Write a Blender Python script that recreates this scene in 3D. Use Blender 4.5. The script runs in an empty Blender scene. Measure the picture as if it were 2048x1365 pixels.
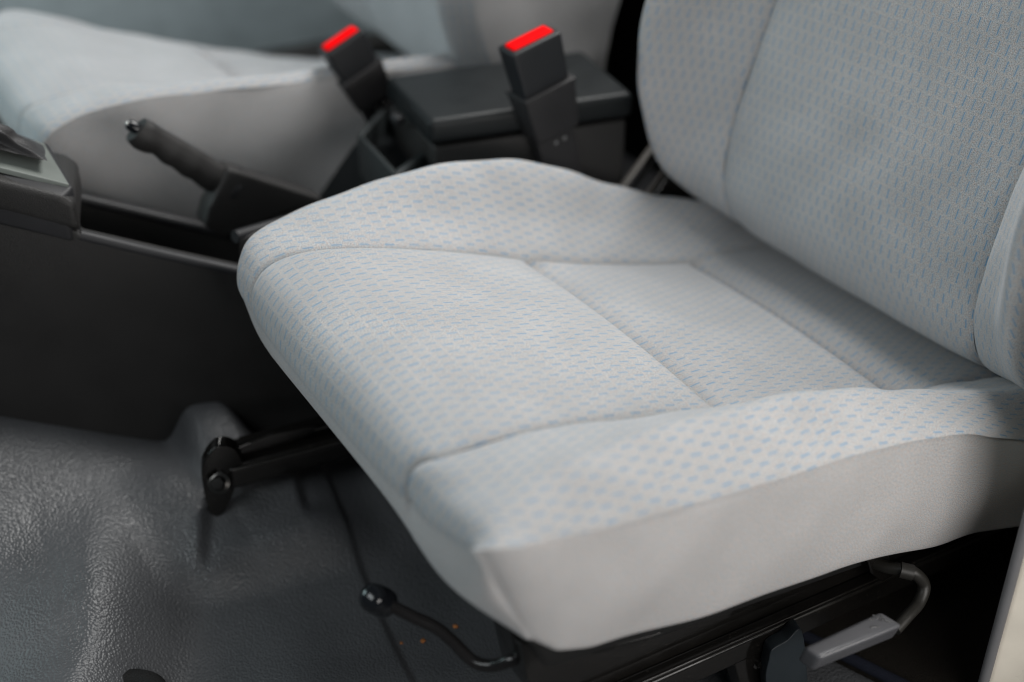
import bpy, bmesh, math, random
import numpy as np
from mathutils import Vector, Matrix
random.seed(7)
rng = np.random.default_rng(7)
sc = bpy.context.scene
COL = sc.collection

# ------------------------------------------------------------------ camera
# x = rearwards in the vehicle, y = inboard, z = up, metres
YAW, PITCH = math.radians(30.7), math.radians(31.2)
FPX, CX, CY = 2524.0, 1024.0, 682.5
CAM = np.array([-0.344, -0.598, 0.927])
RT = np.array([math.cos(YAW), -math.sin(YAW), 0.0])
FW = np.array([math.sin(YAW) * math.cos(PITCH), math.cos(YAW) * math.cos(PITCH), -math.sin(PITCH)])
UP = np.cross(RT, FW)
cam_d = bpy.data.cameras.new('camera')
cam = bpy.data.objects.new('camera', cam_d)
COL.objects.link(cam)
cam.matrix_world = Matrix(((RT[0], UP[0], -FW[0], CAM[0]), (RT[1], UP[1], -FW[1], CAM[1]),
                           (RT[2], UP[2], -FW[2], CAM[2]), (0, 0, 0, 1)))
cam_d.sensor_width = 36.0
cam_d.lens = 36.0 * FPX / 2048.0
cam_d.clip_start, cam_d.clip_end = 0.02, 60.0
cam_d.dof.use_dof = True
cam_d.dof.focus_distance = 1.16
cam_d.dof.aperture_fstop = 1.65
sc.camera = cam

# ------------------------------------------------------------------ light
world = bpy.data.worlds.new('World')
sc.world = world
world.use_nodes = True
bg = world.node_tree.nodes['Background']
bg.inputs[0].default_value = (0.80, 0.92, 1.0, 1)
bg.inputs[1].default_value = 0.065


def area(name, loc, target, sx, sy, power, col):
    d = bpy.data.lights.new(name, 'AREA')
    d.shape = 'RECTANGLE'
    d.size, d.size_y, d.energy, d.color = sx, sy, power, col
    o = bpy.data.objects.new(name, d)
    COL.objects.link(o)
    o.location = loc
    o.rotation_euler = (Vector(target) - Vector(loc)).to_track_quat('-Z', 'Y').to_euler()
    return o


area('door_opening_light', (0.36, -0.88, 0.52), (0.26, 0.0, 0.25), 1.0, 0.42, 9.5, (1.0, 0.965, 0.93))
area('cab_window_light', (0.95, 0.70, 1.90), (0.18, 0.40, 0.3), 0.85, 0.85, 40, (1.0, 0.99, 0.97))
area('far_window_light', (-0.95, 1.30, 0.85), (0.35, 1.05, 0.50), 0.7, 0.4, 5, (0.74, 0.98, 1.0))
area('windscreen_light', (-1.15, 0.12, 1.38), (0.0, 0.30, 0.1), 1.1, 0.5, 9.5, (0.92, 0.98, 1.0))

sc.view_settings.view_transform = 'Standard'
sc.view_settings.look = 'None'
sc.view_settings.exposure = 0.0
sc.view_settings.gamma = 1.0
sc.view_settings.use_curve_mapping = False
sc.render.engine = 'CYCLES'
sc.cycles.max_bounces = 6
sc.cycles.filter_width = 1.15


# ------------------------------------------------------------------ pixel helpers: a pixel gives a direction, the plane gives the place
def ray(p):
    return RT * (p[0] - CX) / FPX - UP * (p[1] - CY) / FPX + FW


def onz(p, z):
    r = ray(p)
    return CAM + r * (z - CAM[2]) / r[2]


def ony(p, y):
    r = ray(p)
    return CAM + r * (y - CAM[1]) / r[1]


def onx(p, x):
    r = ray(p)
    return CAM + r * (x - CAM[0]) / r[0]


# ------------------------------------------------------------------ materials
def nodes_of(name):
    m = bpy.data.materials.new(name)
    m.use_nodes = True
    nt = m.node_tree
    return m, nt, nt.nodes['Principled BSDF']


class NT:
    def __init__(s, nt):
        s.nt = nt

    def n(s, t, **kw):
        x = s.nt.nodes.new(t)
        for k, v in kw.items():
            setattr(x, k, v)
        return x

    def l(s, a, b):
        s.nt.links.new(a, b)

    def m(s, op, a, b=None, c=None, clamp=False):
        x = s.n('ShaderNodeMath', operation=op)
        x.use_clamp = clamp
        for i, v in enumerate((a, b, c)):
            if v is None:
                continue
            if isinstance(v, (int, float)):
                x.inputs[i].default_value = v
            else:
                s.l(v, x.inputs[i])
        return x.outputs[0]

    def mix(s, f, a, b, mode='MIX'):
        x = s.n('ShaderNodeMix', data_type='RGBA', blend_type=mode)
        for i, v in ((0, f), (6, a), (7, b)):
            if isinstance(v, (int, float)):
                x.inputs[i].default_value = v
            elif isinstance(v, tuple):
                x.inputs[i].default_value = (*v, 1) if len(v) == 3 else v
            else:
                s.l(v, x.inputs[i])
        return x.outputs[2]

    def ramp(s, f, stops):
        x = s.n('ShaderNodeValToRGB')
        while len(x.color_ramp.elements) < len(stops):
            x.color_ramp.elements.new(0.5)
        for e, (p, c) in zip(x.color_ramp.elements, stops):
            e.position = p
            e.color = (c, c, c, 1) if isinstance(c, (int, float)) else (*c, 1)
        s.l(f, x.inputs[0])
        return x.outputs[0]


def smooth_band(N, x, lo, hi, w):
    a = N.n('ShaderNodeMapRange', interpolation_type='SMOOTHSTEP')
    N.l(x, a.inputs[0])
    a.inputs[1].default_value = lo - w
    a.inputs[2].default_value = lo + w
    b = N.n('ShaderNodeMapRange', interpolation_type='SMOOTHSTEP')
    N.l(x, b.inputs[0])
    b.inputs[1].default_value = hi - w
    b.inputs[2].default_value = hi + w
    return N.m('MULTIPLY', a.outputs[0], N.m('SUBTRACT', 1.0, b.outputs[0]))


def fabric(name, pattern, base):
    """woven grey upholstery; pattern adds the staggered blue dashes; UVs are metres along / across the cloth"""
    m, nt, P = nodes_of(name)
    N = NT(nt)
    uv = N.n('ShaderNodeUVMap').outputs[0]
    sp = N.n('ShaderNodeSeparateXYZ')
    N.l(uv, sp.inputs[0])
    # heather: fine speckle of lighter, warmer and darker yarn
    nz = N.n('ShaderNodeTexNoise')
    N.l(uv, nz.inputs['Vector'])
    nz.inputs['Scale'].default_value = 900
    nz.inputs['Detail'].default_value = 3
    nz.inputs['Roughness'].default_value = 0.75
    nz2 = N.n('ShaderNodeTexNoise')
    N.l(uv, nz2.inputs['Vector'])
    nz2.inputs['Scale'].default_value = 420
    nz2.inputs['Detail'].default_value = 2
    big = N.n('ShaderNodeTexNoise')
    N.l(uv, big.inputs['Vector'])
    big.inputs['Scale'].default_value = 14
    big.inputs['Detail'].default_value = 4
    sp1 = N.ramp(nz.outputs[0], [(0.30, 0.28), (0.5, 1.0), (0.70, 1.6)])
    col = N.mix(1.0, base, sp1, 'MULTIPLY')
    warm = N.ramp(nz2.outputs[0], [(0.30, (0.86, 0.99, 1.10)), (0.5, (1, 1, 1)), (0.70, (1.13, 0.98, 0.90))])
    col = N.mix(1.0, col, warm, 'MULTIPLY')
    soil = N.ramp(big.outputs[0], [(0.3, 0.91), (0.7, 1.05)])
    col = N.mix(1.0, col, soil, 'MULTIPLY')
    hgt = nz.outputs[0]
    if pattern:
        H, W = 0.0138, 0.0115
        wob = N.n('ShaderNodeTexNoise')
        N.l(uv, wob.inputs['Vector'])
        wob.inputs['Scale'].default_value = 120
        wv = N.m('MULTIPLY', N.m('SUBTRACT', wob.outputs[0], 0.5), 0.0010)
        u = N.m('DIVIDE', N.m('ADD', sp.outputs[0], 3.0), H)
        row = N.m('FLOOR', u)
        fu = N.m('FRACT', u)
        v = N.m('ADD', N.m('DIVIDE', N.m('ADD', N.m('ADD', sp.outputs[1], 3.0), wv), W),
                N.m('MULTIPLY', row, 0.5))
        v = N.m('ADD', v, N.m('MULTIPLY', fu, 0.0))
        fv = N.m('FRACT', v)
        wn = N.n('ShaderNodeTexWhiteNoise', noise_dimensions='2D')
        cb = N.n('ShaderNodeCombineXYZ')
        N.l(row, cb.inputs[0])
        N.l(N.m('FLOOR', v), cb.inputs[1])
        N.l(cb.outputs[0], wn.inputs['Vector'])
        dash = N.m('MULTIPLY', smooth_band(N, fv, 0.460, 0.540, 0.025), smooth_band(N, fu, 0.13, 0.87, 0.03))
        dash = N.m('MULTIPLY', dash, N.m('MULTIPLY_ADD', wn.outputs[0], 0.35, 0.65))
        dash = N.m('MULTIPLY', dash, N.ramp(nz.outputs[0], [(0.3, 0.7), (0.5, 1.0)]))
        # fainter grey-blue companion threads beside each dash, pale course between rows
        side = N.m('MULTIPLY', smooth_band(N, fv, 0.30, 0.70, 0.05), smooth_band(N, fu, 0.10, 0.90, 0.04))
        col = N.mix(N.m('MULTIPLY', side, 0.38), col, (0.30, 0.355, 0.405))
        pale = N.m('SUBTRACT', 1.0, smooth_band(N, fu, 0.06, 0.94, 0.04))
        col = N.mix(N.m('MULTIPLY', N.m('MULTIPLY', pale, N.m('MULTIPLY_ADD', wn.outputs[0], 0.14, 0.0)), N.ramp(nz2.outputs[0], [(0.4, 0.4), (0.6, 1.0)])), col, (0.62, 0.58, 0.55))
        col = N.mix(N.m('MULTIPLY', dash, 0.82), col, (0.035, 0.22, 0.43))
        hgt = N.m('SUBTRACT', N.m('MULTIPLY_ADD', pale, -0.10, nz.outputs[0]), N.m('MULTIPLY', dash, 0.5))
    N.l(col, P.inputs['Base Color'])
    P.inputs['Roughness'].default_value = 0.92
    P.inputs['Specular IOR Level'].default_value = 0.2
    P.inputs['Sheen Weight'].default_value = 0.25
    P.inputs['Sheen Roughness'].default_value = 0.4
    b = N.n('ShaderNodeBump')
    b.inputs['Strength'].default_value = 0.5
    b.inputs['Distance'].default_value = 0.0009
    N.l(hgt, b.inputs['Height'])
    N.l(b.outputs[0], P.inputs['Normal'])
    return m


def plastic(name, base, rough=0.45, grain=900, bump=0.25, spec=0.4, metal=0.0, dust=0.0, dist=0.0006):
    m, nt, P = nodes_of(name)
    N = NT(nt)
    tc = N.n('ShaderNodeTexCoord').outputs['Object']
    nz = N.n('ShaderNodeTexNoise')
    N.l(tc, nz.inputs['Vector'])
    nz.inputs['Scale'].default_value = grain
    nz.inputs['Detail'].default_value = 3
    big = N.n('ShaderNodeTexNoise')
    N.l(tc, big.inputs['Vector'])
    big.inputs['Scale'].default_value = 22
    big.inputs['Detail'].default_value = 6
    v = N.ramp(big.outputs[0], [(0.3, 0.92), (0.7, 1.10)])
    col = N.mix(1.0, base, v, 'MULTIPLY')
    if dust:
        sp = N.n('ShaderNodeTexNoise')
        N.l(tc, sp.inputs['Vector'])
        sp.inputs['Scale'].default_value = 330
        sp.inputs['Detail'].default_value = 1
        col = N.mix(N.m('MULTIPLY', N.ramp(sp.outputs[0], [(0.70, 0.0), (0.76, 1.0)]), dust), col, (0.22, 0.20, 0.17))
    N.l(col, P.inputs['Base Color'])
    r = N.ramp(big.outputs[0], [(0.25, max(0.02, rough - 0.07)), (0.75, rough + 0.09)])
    N.l(r, P.inputs['Roughness'])
    P.inputs['Specular IOR Level'].default_value = spec
    P.inputs['Metallic'].default_value = metal
    if bump:
        b = N.n('ShaderNodeBump')
        b.inputs['Strength'].default_value = bump
        b.inputs['Distance'].default_value = dist
        N.l(nz.outputs[0], b.inputs['Height'])
        N.l(b.outputs[0], P.inputs['Normal'])
    return m


def vinyl(name):
    """embossed dark blue-grey floor vinyl with a leathery grain"""
    m, nt, P = nodes_of(name)
    N = NT(nt)
    tc = N.n('ShaderNodeTexCoord').outputs['Object']
    wp = N.n('ShaderNodeTexNoise')
    N.l(tc, wp.inputs['Vector'])
    wp.inputs['Scale'].default_value = 60
    vadd = N.n('ShaderNodeVectorMath', operation='MULTIPLY_ADD')
    N.l(wp.outputs['Color'], vadd.inputs[0])
    vadd.inputs[1].default_value = (0.002, 0.002, 0.002)
    N.l(tc, vadd.inputs[2])
    vo = N.n('ShaderNodeTexVoronoi', feature='SMOOTH_F1')
    N.l(vadd.outputs[0], vo.inputs['Vector'])
    vo.inputs['Scale'].default_value = 400
    vo.inputs['Smoothness'].default_value = 0.6
    nz = N.n('ShaderNodeTexNoise')
    N.l(vadd.outputs[0], nz.inputs['Vector'])
    nz.inputs['Scale'].default_value = 300
    nz.inputs['Detail'].default_value = 2
    h = N.m('ADD', N.m('MULTIPLY', vo.outputs[0], -1.3), N.m('MULTIPLY', nz.outputs[0], 0.45))
    big = N.n('ShaderNodeTexNoise')
    N.l(tc, big.inputs['Vector'])
    big.inputs['Scale'].default_value = 9
    big.inputs['Detail'].default_value = 7
    v = N.ramp(big.outputs[0], [(0.3, 0.85), (0.7, 1.2)])
    N.l(N.mix(1.0, (0.056, 0.058, 0.062), v, 'MULTIPLY'), P.inputs['Base Color'])
    N.l(N.ramp(big.outputs[0], [(0.3, 0.35), (0.7, 0.47)]), P.inputs['Roughness'])
    P.inputs['Specular IOR Level'].default_value = 0.5
    b = N.n('ShaderNodeBump')
    b.inputs['Strength'].default_value = 0.5
    b.inputs['Distance'].default_value = 0.0013
    N.l(h, b.inputs['Height'])
    N.l(b.outputs[0], P.inputs['Normal'])
    return m


M = {}
M['fabric'] = fabric('woven_fabric_blue_dash', True, (0.402, 0.396, 0.392))
M['knit'] = fabric('plain_knit_fabric', False, (0.42, 0.413, 0.41))
M['console'] = plastic('console_plastic', (0.0185, 0.0176, 0.0172), 0.48, 1100, 0.5, dist=0.0010)
M['console_top'] = plastic('console_smooth_plastic', (0.018, 0.018, 0.020), 0.55, 1300, 0.2)
M['pocket'] = plastic('pocket_plastic', (0.026, 0.030, 0.031), 0.38, 900, 0.2)
M['lid'] = plastic('lid_plastic', (0.011, 0.0130, 0.0140), 0.42, 900, 0.3, 0.22)
M['buckle'] = plastic('buckle_plastic', (0.012, 0.013, 0.015), 0.42, 1200, 0.2)
M['sleeve'] = plastic('buckle_sleeve_plastic', (0.018, 0.017, 0.018), 0.5, 1200, 0.2)
M['red'] = plastic('red_button_plastic', (0.90, 0.0015, 0.003), 0.6, 800, 0.05, 0.04)
M['dull_steel'] = plastic('dull_phosphated_steel', (0.20, 0.185, 0.17), 0.45, 700, 0.1, metal=0.6)
M['metal_black'] = plastic('black_painted_steel', (0.006, 0.0055, 0.005), 0.17, 500, 0.04, 0.5, dust=0.08)
M['tube'] = plastic('satin_black_tube', (0.012, 0.011, 0.011), 0.20, 700, 0.08)
M['satin'] = plastic('satin_dark_tube', (0.016, 0.015, 0.013), 0.45, 900, 0.1)
M['knob'] = plastic('gloss_black_knob', (0.008, 0.009, 0.011), 0.10, 500, 0.03)
M['lever'] = plastic('lever_plastic', (0.085, 0.086, 0.094), 0.20, 1500, 0.05, 0.6, dust=0.12)
M['bolt'] = plastic('black_zinc_bolt', (0.06, 0.058, 0.055), 0.22, 500, 0.05, metal=0.8)
M['icon'] = plastic('raised_icon_plastic', (0.07, 0.07, 0.072), 0.22, 900, 0.0)
M['steel'] = plastic('zinc_plated_steel', (0.55, 0.54, 0.52), 0.28, 700, 0.1, metal=1.0)
M['bracket'] = plastic('bracket_cover_plastic', (0.012, 0.017, 0.021), 0.45, 900, 0.2)
M['bezel'] = plastic('grey_bezel_plastic', (0.15, 0.165, 0.152), 0.42, 900, 0.1)
M['boot'] = plastic('shifter_boot_leather', (0.028, 0.027, 0.028), 0.42, 700, 0.5, dist=0.0012)
M['carpet'] = plastic('black_carpet', (0.014, 0.012, 0.010), 0.95, 700, 1.0, 0.1, dist=0.004)
M['carpet_edge'] = plastic('carpet_binding', (0.012, 0.014, 0.022), 0.9, 900, 0.8, 0.1, dist=0.002)
M['rubber'] = plastic('black_rubber', (0.010, 0.010, 0.010), 0.75, 500, 0.6, 0.2, dist=0.002)
M['seal'] = plastic('grey_door_seal', (0.13, 0.13, 0.135), 0.6, 600, 0.2)
M['paint'] = plastic('cream_body_paint', (0.72, 0.67, 0.58), 0.30, 300, 0.02)
M['trim'] = plastic('grey_trim', (0.10, 0.10, 0.102), 0.6, 500, 0.2)
M['door_trim'] = plastic('blue_grey_door_trim', (0.32, 0.37, 0.39), 0.55, 500, 0.2)
M['vinyl'] = vinyl('floor_vinyl')
M['crumb'] = plastic('rust_crumb', (0.30, 0.11, 0.03), 0.8, 900, 0.5)
M['pan'] = plastic('seat_pan_black', (0.008, 0.008, 0.008), 0.6, 300, 0.1)


# ------------------------------------------------------------------ object helpers
def root(name, loc, label, cat, group=None, rot=(0, 0, 0)):
    o = bpy.data.objects.new(name, None)
    COL.objects.link(o)
    o.location = loc
    o.rotation_euler = rot
    o.empty_display_size = 0.05
    o['label'], o['category'] = label, cat
    if group:
        o['group'] = group
    return o


def top_of(o):
    while o.parent:
        o = o.parent
    return o


def link(name, verts, faces, mat, parent=None, uvs=None, smooth=True, local=False, label=None, auto=None):
    """one mesh object; verts in world metres (or local to the thing when local=True)"""
    off = Vector((0, 0, 0))
    if parent is not None and not local:
        off = top_of(parent).location
    me = bpy.data.meshes.new(name)
    me.from_pydata([tuple(float(c) for c in (Vector(map(float, v)) - off)) for v in verts], [], faces)
    if uvs is not None:
        lay = me.uv_layers.new(name='UVMap')
        for lp in me.loops:
            lay.data[lp.index].uv = uvs[lp.vertex_index]
    me.materials.append(mat)
    if smooth:
        me.polygons.foreach_set('use_smooth', [True] * len(me.polygons))
    if auto is not None:
        me.set_sharp_from_angle(angle=math.radians(auto))
    me.update()
    o = bpy.data.objects.new(name, me)
    COL.objects.link(o)
    if parent is not None:
        o.parent = parent
    if label:
        o['label'] = label
    return o


def link_bm(name, bm, mat, parent=None, local=False, label=None, auto=40):
    bmesh.ops.recalc_face_normals(bm, faces=bm.faces)
    vs = [v.co.copy() for v in bm.verts]
    bm.verts.index_update()
    fs = [[v.index for v in f.verts] for f in bm.faces]
    bm.free()
    return link(name, vs, fs, mat, parent, None, True, local, label, auto)


def bm_prism(bottom, top, bevel=0.0, seg=3):
    """closed solid between two polygons of equal length"""
    bm = bmesh.new()
    a = [bm.verts.new(tuple(map(float, p))) for p in bottom]
    b = [bm.verts.new(tuple(map(float, p))) for p in top]
    n = len(a)
    bm.faces.new(a[::-1])
    bm.faces.new(b)
    for i in range(n):
        bm.faces.new((a[i], a[(i + 1) % n], b[(i + 1) % n], b[i]))
    bmesh.ops.recalc_face_normals(bm, faces=bm.faces)
    if bevel:
        bmesh.ops.bevel(bm, geom=list(bm.edges), offset=bevel, segments=seg, profile=0.6, affect='EDGES', clamp_overlap=True)
    return bm


def bm_box(c, s, bevel=0.0, seg=3, mat=None):
    x, y, z = s[0] / 2, s[1] / 2, s[2] / 2
    q = [(-x, -y), (x, -y), (x, y), (-x, y)]
    bm = bm_prism([(a, b, -z) for a, b in q], [(a, b, z) for a, b in q], bevel, seg)
    if mat is not None:
        bm.transform(mat)
    bm.transform(Matrix.Translation(Vector(map(float, c))))
    return bm


def join(bms):
    out = bmesh.new()
    for b in bms:
        me = bpy.data.meshes.new('tmp')
        b.to_mesh(me)
        b.free()
        out.from_mesh(me)
        bpy.data.meshes.remove(me)
    return out


def bm_tube(path, radii, n=16, sub=6, caps=True, squash=None):
    """swept round tube along a smooth path"""
    P = np.array(path, float)
    rr = np.array([radii] * len(P) if isinstance(radii, (int, float)) else radii, float)
    T = np.linspace(0, len(P) - 1, (len(P) - 1) * sub + 1)
    C = crom(P, T)
    r = crom(rr[:, None], T)[:, 0]
    bm = bmesh.new()
    rings = []
    prev = None
    for i in range(len(C)):
        d = C[min(i + 1, len(C) - 1)] - C[max(i - 1, 0)]
        d /= np.linalg.norm(d)
        if prev is None:
            a = np.cross(d, (0, 0, 1.0))
            if np.linalg.norm(a) < 1e-3:
                a = np.cross(d, (0, 1.0, 0))
        else:
            a = prev - d * (prev @ d)
        a /= np.linalg.norm(a)
        prev = a
        b = np.cross(d, a)
        sq = squash or (1, 1)
        rings.append([bm.verts.new(tuple(C[i] + r[i] * (math.cos(t) * a * sq[0] + math.sin(t) * b * sq[1])))
                      for t in np.linspace(0, 2 * math.pi, n, endpoint=False)])
    for i in range(len(rings) - 1):
        for k in range(n):
            bm.faces.new((rings[i][k], rings[i][(k + 1) % n], rings[i + 1][(k + 1) % n], rings[i + 1][k]))
    if caps:
        bm.faces.new(rings[0][::-1])
        bm.faces.new(rings[-1])
    return bm


def bm_lathe(prof, n=24):
    """solid of revolution about local z from (radius, height) pairs"""
    bm = bmesh.new()
    rings = []
    for r, z in prof:
        if r < 1e-6:
            rings.append([bm.verts.new((0, 0, z))])
        else:
            rings.append([bm.verts.new((r * math.cos(t), r * math.sin(t), z)) for t in np.linspace(0, 2 * math.pi, n, endpoint=False)])
    for a, b in zip(rings[:-1], rings[1:]):
        for k in range(n):
            f = [a[k % len(a)], a[(k + 1) % len(a)], b[(k + 1) % len(b)], b[k % len(b)]]
            f = list(dict.fromkeys(f))
            if len(f) > 2:
                bm.faces.new(f)
    return bm


def aim(bm, at, direction):
    q = Vector(tuple(map(float, direction))).to_track_quat('Z', 'Y').to_matrix().to_4x4()
    bm.transform(Matrix.Translation(Vector(tuple(map(float, at)))) @ q)
    return bm


def crom(P, t):
    """Catmull-Rom through P (first axis) at parameters t"""
    P = np.asarray(P, float)
    t = np.asarray(t, float)
    n = len(P)
    i = np.clip(np.floor(t).astype(int), 0, n - 2)
    f = (t - i).reshape((-1,) + (1,) * (P.ndim - 1))
    first, last = 2 * P[0] - P[1], 2 * P[-1] - P[-2]
    Q = np.concatenate([first[None], P, last[None]])
    p0, p1, p2, p3 = Q[i], Q[i + 1], Q[i + 2], Q[i + 3]
    return 0.5 * (2 * p1 + (p2 - p0) * f + (2 * p0 - 5 * p1 + 4 * p2 - p3) * f ** 2 + (3 * p1 - p0 - 3 * p2 + p3) * f ** 3)


def copy_tree(o, parent=None):
    c = o.copy()
    COL.objects.link(c)
    c.parent = parent
    for ch in list(o.children):
        copy_tree(ch, c)
    return c


# ------------------------------------------------------------------ the setting
def sstep(a, b, x):
    t = np.clip((x - a) / (b - a), 0, 1)
    return t * t * (3 - 2 * t)


def face_y(x):
    """near face of the centre console in plan"""
    return 0.60 - 0.28 * (x + 0.15)


def seg_dist(X, Y, p, q):
    px, py = p[0], p[1]
    dx, dy = q[0] - px, q[1] - py
    t = np.clip(((X - px) * dx + (Y - py) * dy) / (dx * dx + dy * dy), 0, 1)
    return np.hypot(X - px - t * dx, Y - py - t * dy), t


def floor_z(X, Y):
    X, Y = np.asarray(X, float), np.asarray(Y, float)
    e = face_y(X) - Y                                      # distance from the console face
    ramp = np.clip(0.075 + 0.42 * np.clip(-0.06 - X, 0, 0.5), 0, 0.25)
    z = 0.012 + ramp * (1 - sstep(0.0, 0.33, e)) ** 1.3
    z += 0.10 * np.clip(-0.25 - X, 0, 1) * sstep(0.1, 0.5, Y)   # towards the toe board
    # swells of vinyl bunched up in front of the seat: long rise from the front, short drop towards the rear
    Xs = X - 0.44 * (Y - 0.42) + 0.008 * np.sin(Y * 30)
    z += 0.060 * sstep(-0.47, -0.215, Xs) * (1 - sstep(-0.225, -0.115, Xs)) * sstep(0.05, 0.22, Y) * sstep(0.54, 0.38, Y)
    z += 0.030 * sstep(0.365, 0.415, Y + 0.15 * (X + .05)) * sstep(-0.17, -0.09, X) * sstep(0.09, 0.0, X) * sstep(0.60, 0.46, Y)
    z += 0.008 * np.exp(-(((X + 0.33) / 0.06) ** 2 + ((Y - 0.52) / 0.08) ** 2))
    z += 0.006 * np.exp(-(((X + 0.06) / 0.05) ** 2 + ((Y - 0.24) / 0.08) ** 2))
    # moulded hump the seat rail bolts to
    a = np.exp(-(np.abs((X + 0.045) / 0.036) ** 4)) * sstep(0.44, 0.56, Y)
    z = np.maximum(z, 0.146 * a + z * (1 - a) * 1.0)
    # pinched creases below the rail bracket
    for p, q, dep in ((onz((418, 1030), .06), onz((398, 1185), .03), 0.016), (onz((570, 960), .05), onz((612, 1118), .02), 0.014)):
        dx, dy = q[0] - p[0], q[1] - p[1]
        L_ = math.hypot(dx, dy)
        t = ((X - p[0]) * dx + (Y - p[1]) * dy) / (L_ * L_)
        sd_ = -((X - p[0]) * dy - (Y - p[1]) * dx) / L_
        sd_ = np.where(sd_ * 1.0 == sd_, sd_, 0)
        win = sstep(-0.15, 0.1, t) * sstep(1.05, 0.75, t)
        z -= dep * win * sstep(0.0, 0.014, sd_) * np.exp(-np.clip(sd_, 0, 1) / 0.035)
    # shallow step along the edge of the under-seat pan
    L0, L1 = onz((630, 960), 0.03), onz((830, 1365), 0.015)
    sd = ((X - L0[0]) * (L1[1] - L0[1]) - (Y - L0[1]) * (L1[0] - L0[0])) / math.hypot(L1[0] - L0[0], L1[1] - L0[1])
    z -= 0.006 * sstep(-0.004, 0.004, -sd) * sstep(0.62, 0.5, Y)
    return z


def build_floor():
    xs = np.concatenate([np.linspace(-1.1, -0.46, 14, endpoint=False), np.linspace(-0.46, 0.16, 190, endpoint=False), np.linspace(0.16, 1.3, 60)])
    ys = np.concatenate([np.linspace(-0.16, 0.08, 30, endpoint=False), np.linspace(0.08, 0.68, 190, endpoint=False), np.linspace(0.68, 1.7, 20)])
    X, Y = np.meshgrid(xs, ys, indexing='ij')
    Z = floor_z(X, np.minimum(Y, 0.68))
    nx, ny = X.shape
    vs = np.stack([X, Y, Z], -1).reshape(-1, 3)
    fs = [(i * ny + j, (i + 1) * ny + j, (i + 1) * ny + j + 1, i * ny + j + 1) for i in range(nx - 1) for j in range(ny - 1)]
    o = link('floor', vs, fs, M['vinyl'])
    o['kind'] = 'structure'


build_floor()

# carpet strip with bound edge behind the door sill
c0, c1 = onz((1690, 1312), 0.02), onz((1810, 1372), 0.02)
d = (c1 - c0) / np.linalg.norm(c1 - c0)
nrm = np.array([-d[1], d[0], 0])
if nrm[0] < 0:
    nrm = -nrm
a0, a1 = c0 - d * 0.12, c1 + d * 0.25
car = link_bm('carpet', bm_prism([a0 - [0, 0, .03], a1 - [0, 0, .03], a1 + nrm * 0.7 - [0, 0, .03], a0 + nrm * 0.7 - [0, 0, .03]],
                                 [a0, a1, a1 + nrm * 0.7, a0 + nrm * 0.7], 0.004), M['carpet'])
car['kind'] = 'structure'
link_bm('carpet_binding', bm_tube([a0, (a0 + a1) / 2, a1], 0.006, 12, 4), M['carpet_edge'], car)

# back wall of the cab and lining behind the passenger seat
w = link_bm('wall_back', bm_box((0.86, 0.70, 0.45), (0.04, 2.2, 1.0), 0.01), M['carpet'])
w['kind'] = 'structure'
link_bm('trim_panel', bm_box((0.815, 1.36, 0.40), (0.05, 0.56, 0.9), 0.02), M['trim'], w)
dr = root('door', (0.1, 1.52, 0.05), 'blue grey trim of the far door beyond the second seat', 'door')
link_bm('door_trim', bm_box((0.1, 1.58, 0.52), (1.9, 0.05, 0.74), 0.02), M['door_trim'], dr)
link_bm('door_pocket', bm_box((0.1, 1.56, 0.10), (1.9, 0.09, 0.18), 0.02), M['console'], dr)


# ------------------------------------------------------------------ upholstered seat
YC = 0.25


def full_net(rows):
    """rows: list of [centre(x,z), seam(x,w,z), mid(x,w,z), crest(x,w,z), edge(x,w,z)] -> net[row][11][xyz]"""
    net = []
    for c, s, m_, b, e in rows:
        half = [(c[0], 0.0, c[1]), (c[0] * .7 + s[0] * .3, s[1] * .5, c[1] * .72 + s[2] * .28), s, m_, b, e]
        line = [(x, YC - w_, z) for x, w_, z in half[::-1]] + [(x, YC + w_, z) for x, w_, z in half[1:]]
        net.append(line)
    return np.array(net, float)


def eval_net(net, t, l):
    A = crom(net, t)                                   # (nt, 11, 3)
    B = crom(np.transpose(A, (1, 0, 2)), l)            # (nl, nt, 3)
    return np.transpose(B, (1, 0, 2))


def normals(G, flip=1):
    du = np.gradient(G, axis=0)
    dv = np.gradient(G, axis=1)
    n = np.cross(du, dv)
    n /= np.linalg.norm(n, axis=-1, keepdims=True) + 1e-12
    return n * flip


def arc(G, axis):
    d = np.linalg.norm(np.diff(G, axis=axis), axis=-1)
    z = np.zeros_like(np.take(d, [0], axis=axis))
    return np.concatenate([z, np.cumsum(d, axis=axis)], axis=axis)


def grid_mesh(name, G, mat, parent, uv0=(0, 0), uref=None, vref=0.0, flip=False, label=None, thick=None):
    nt_, nl = G.shape[:2]
    U, V = arc(G, 0), arc(G, 1)
    r = nt_ // 2 if uref is None else uref
    U = U - U[r:r + 1, :] + uv0[0]
    c = int(vref * (nl - 1))
    V = V - V[:, c:c + 1] + uv0[1]
    vs = G.reshape(-1, 3)
    uvs = np.stack([U, V], -1).reshape(-1, 2)
    fs = []
    for i in range(nt_ - 1):
        for j in range(nl - 1):
            q = (i * nl + j, (i + 1) * nl + j, (i + 1) * nl + j + 1, i * nl + j + 1)
            fs.append(q[::-1] if flip else q)
    return link(name, vs, fs, mat, parent, [tuple(u) for u in uvs], True, label=label)


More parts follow.
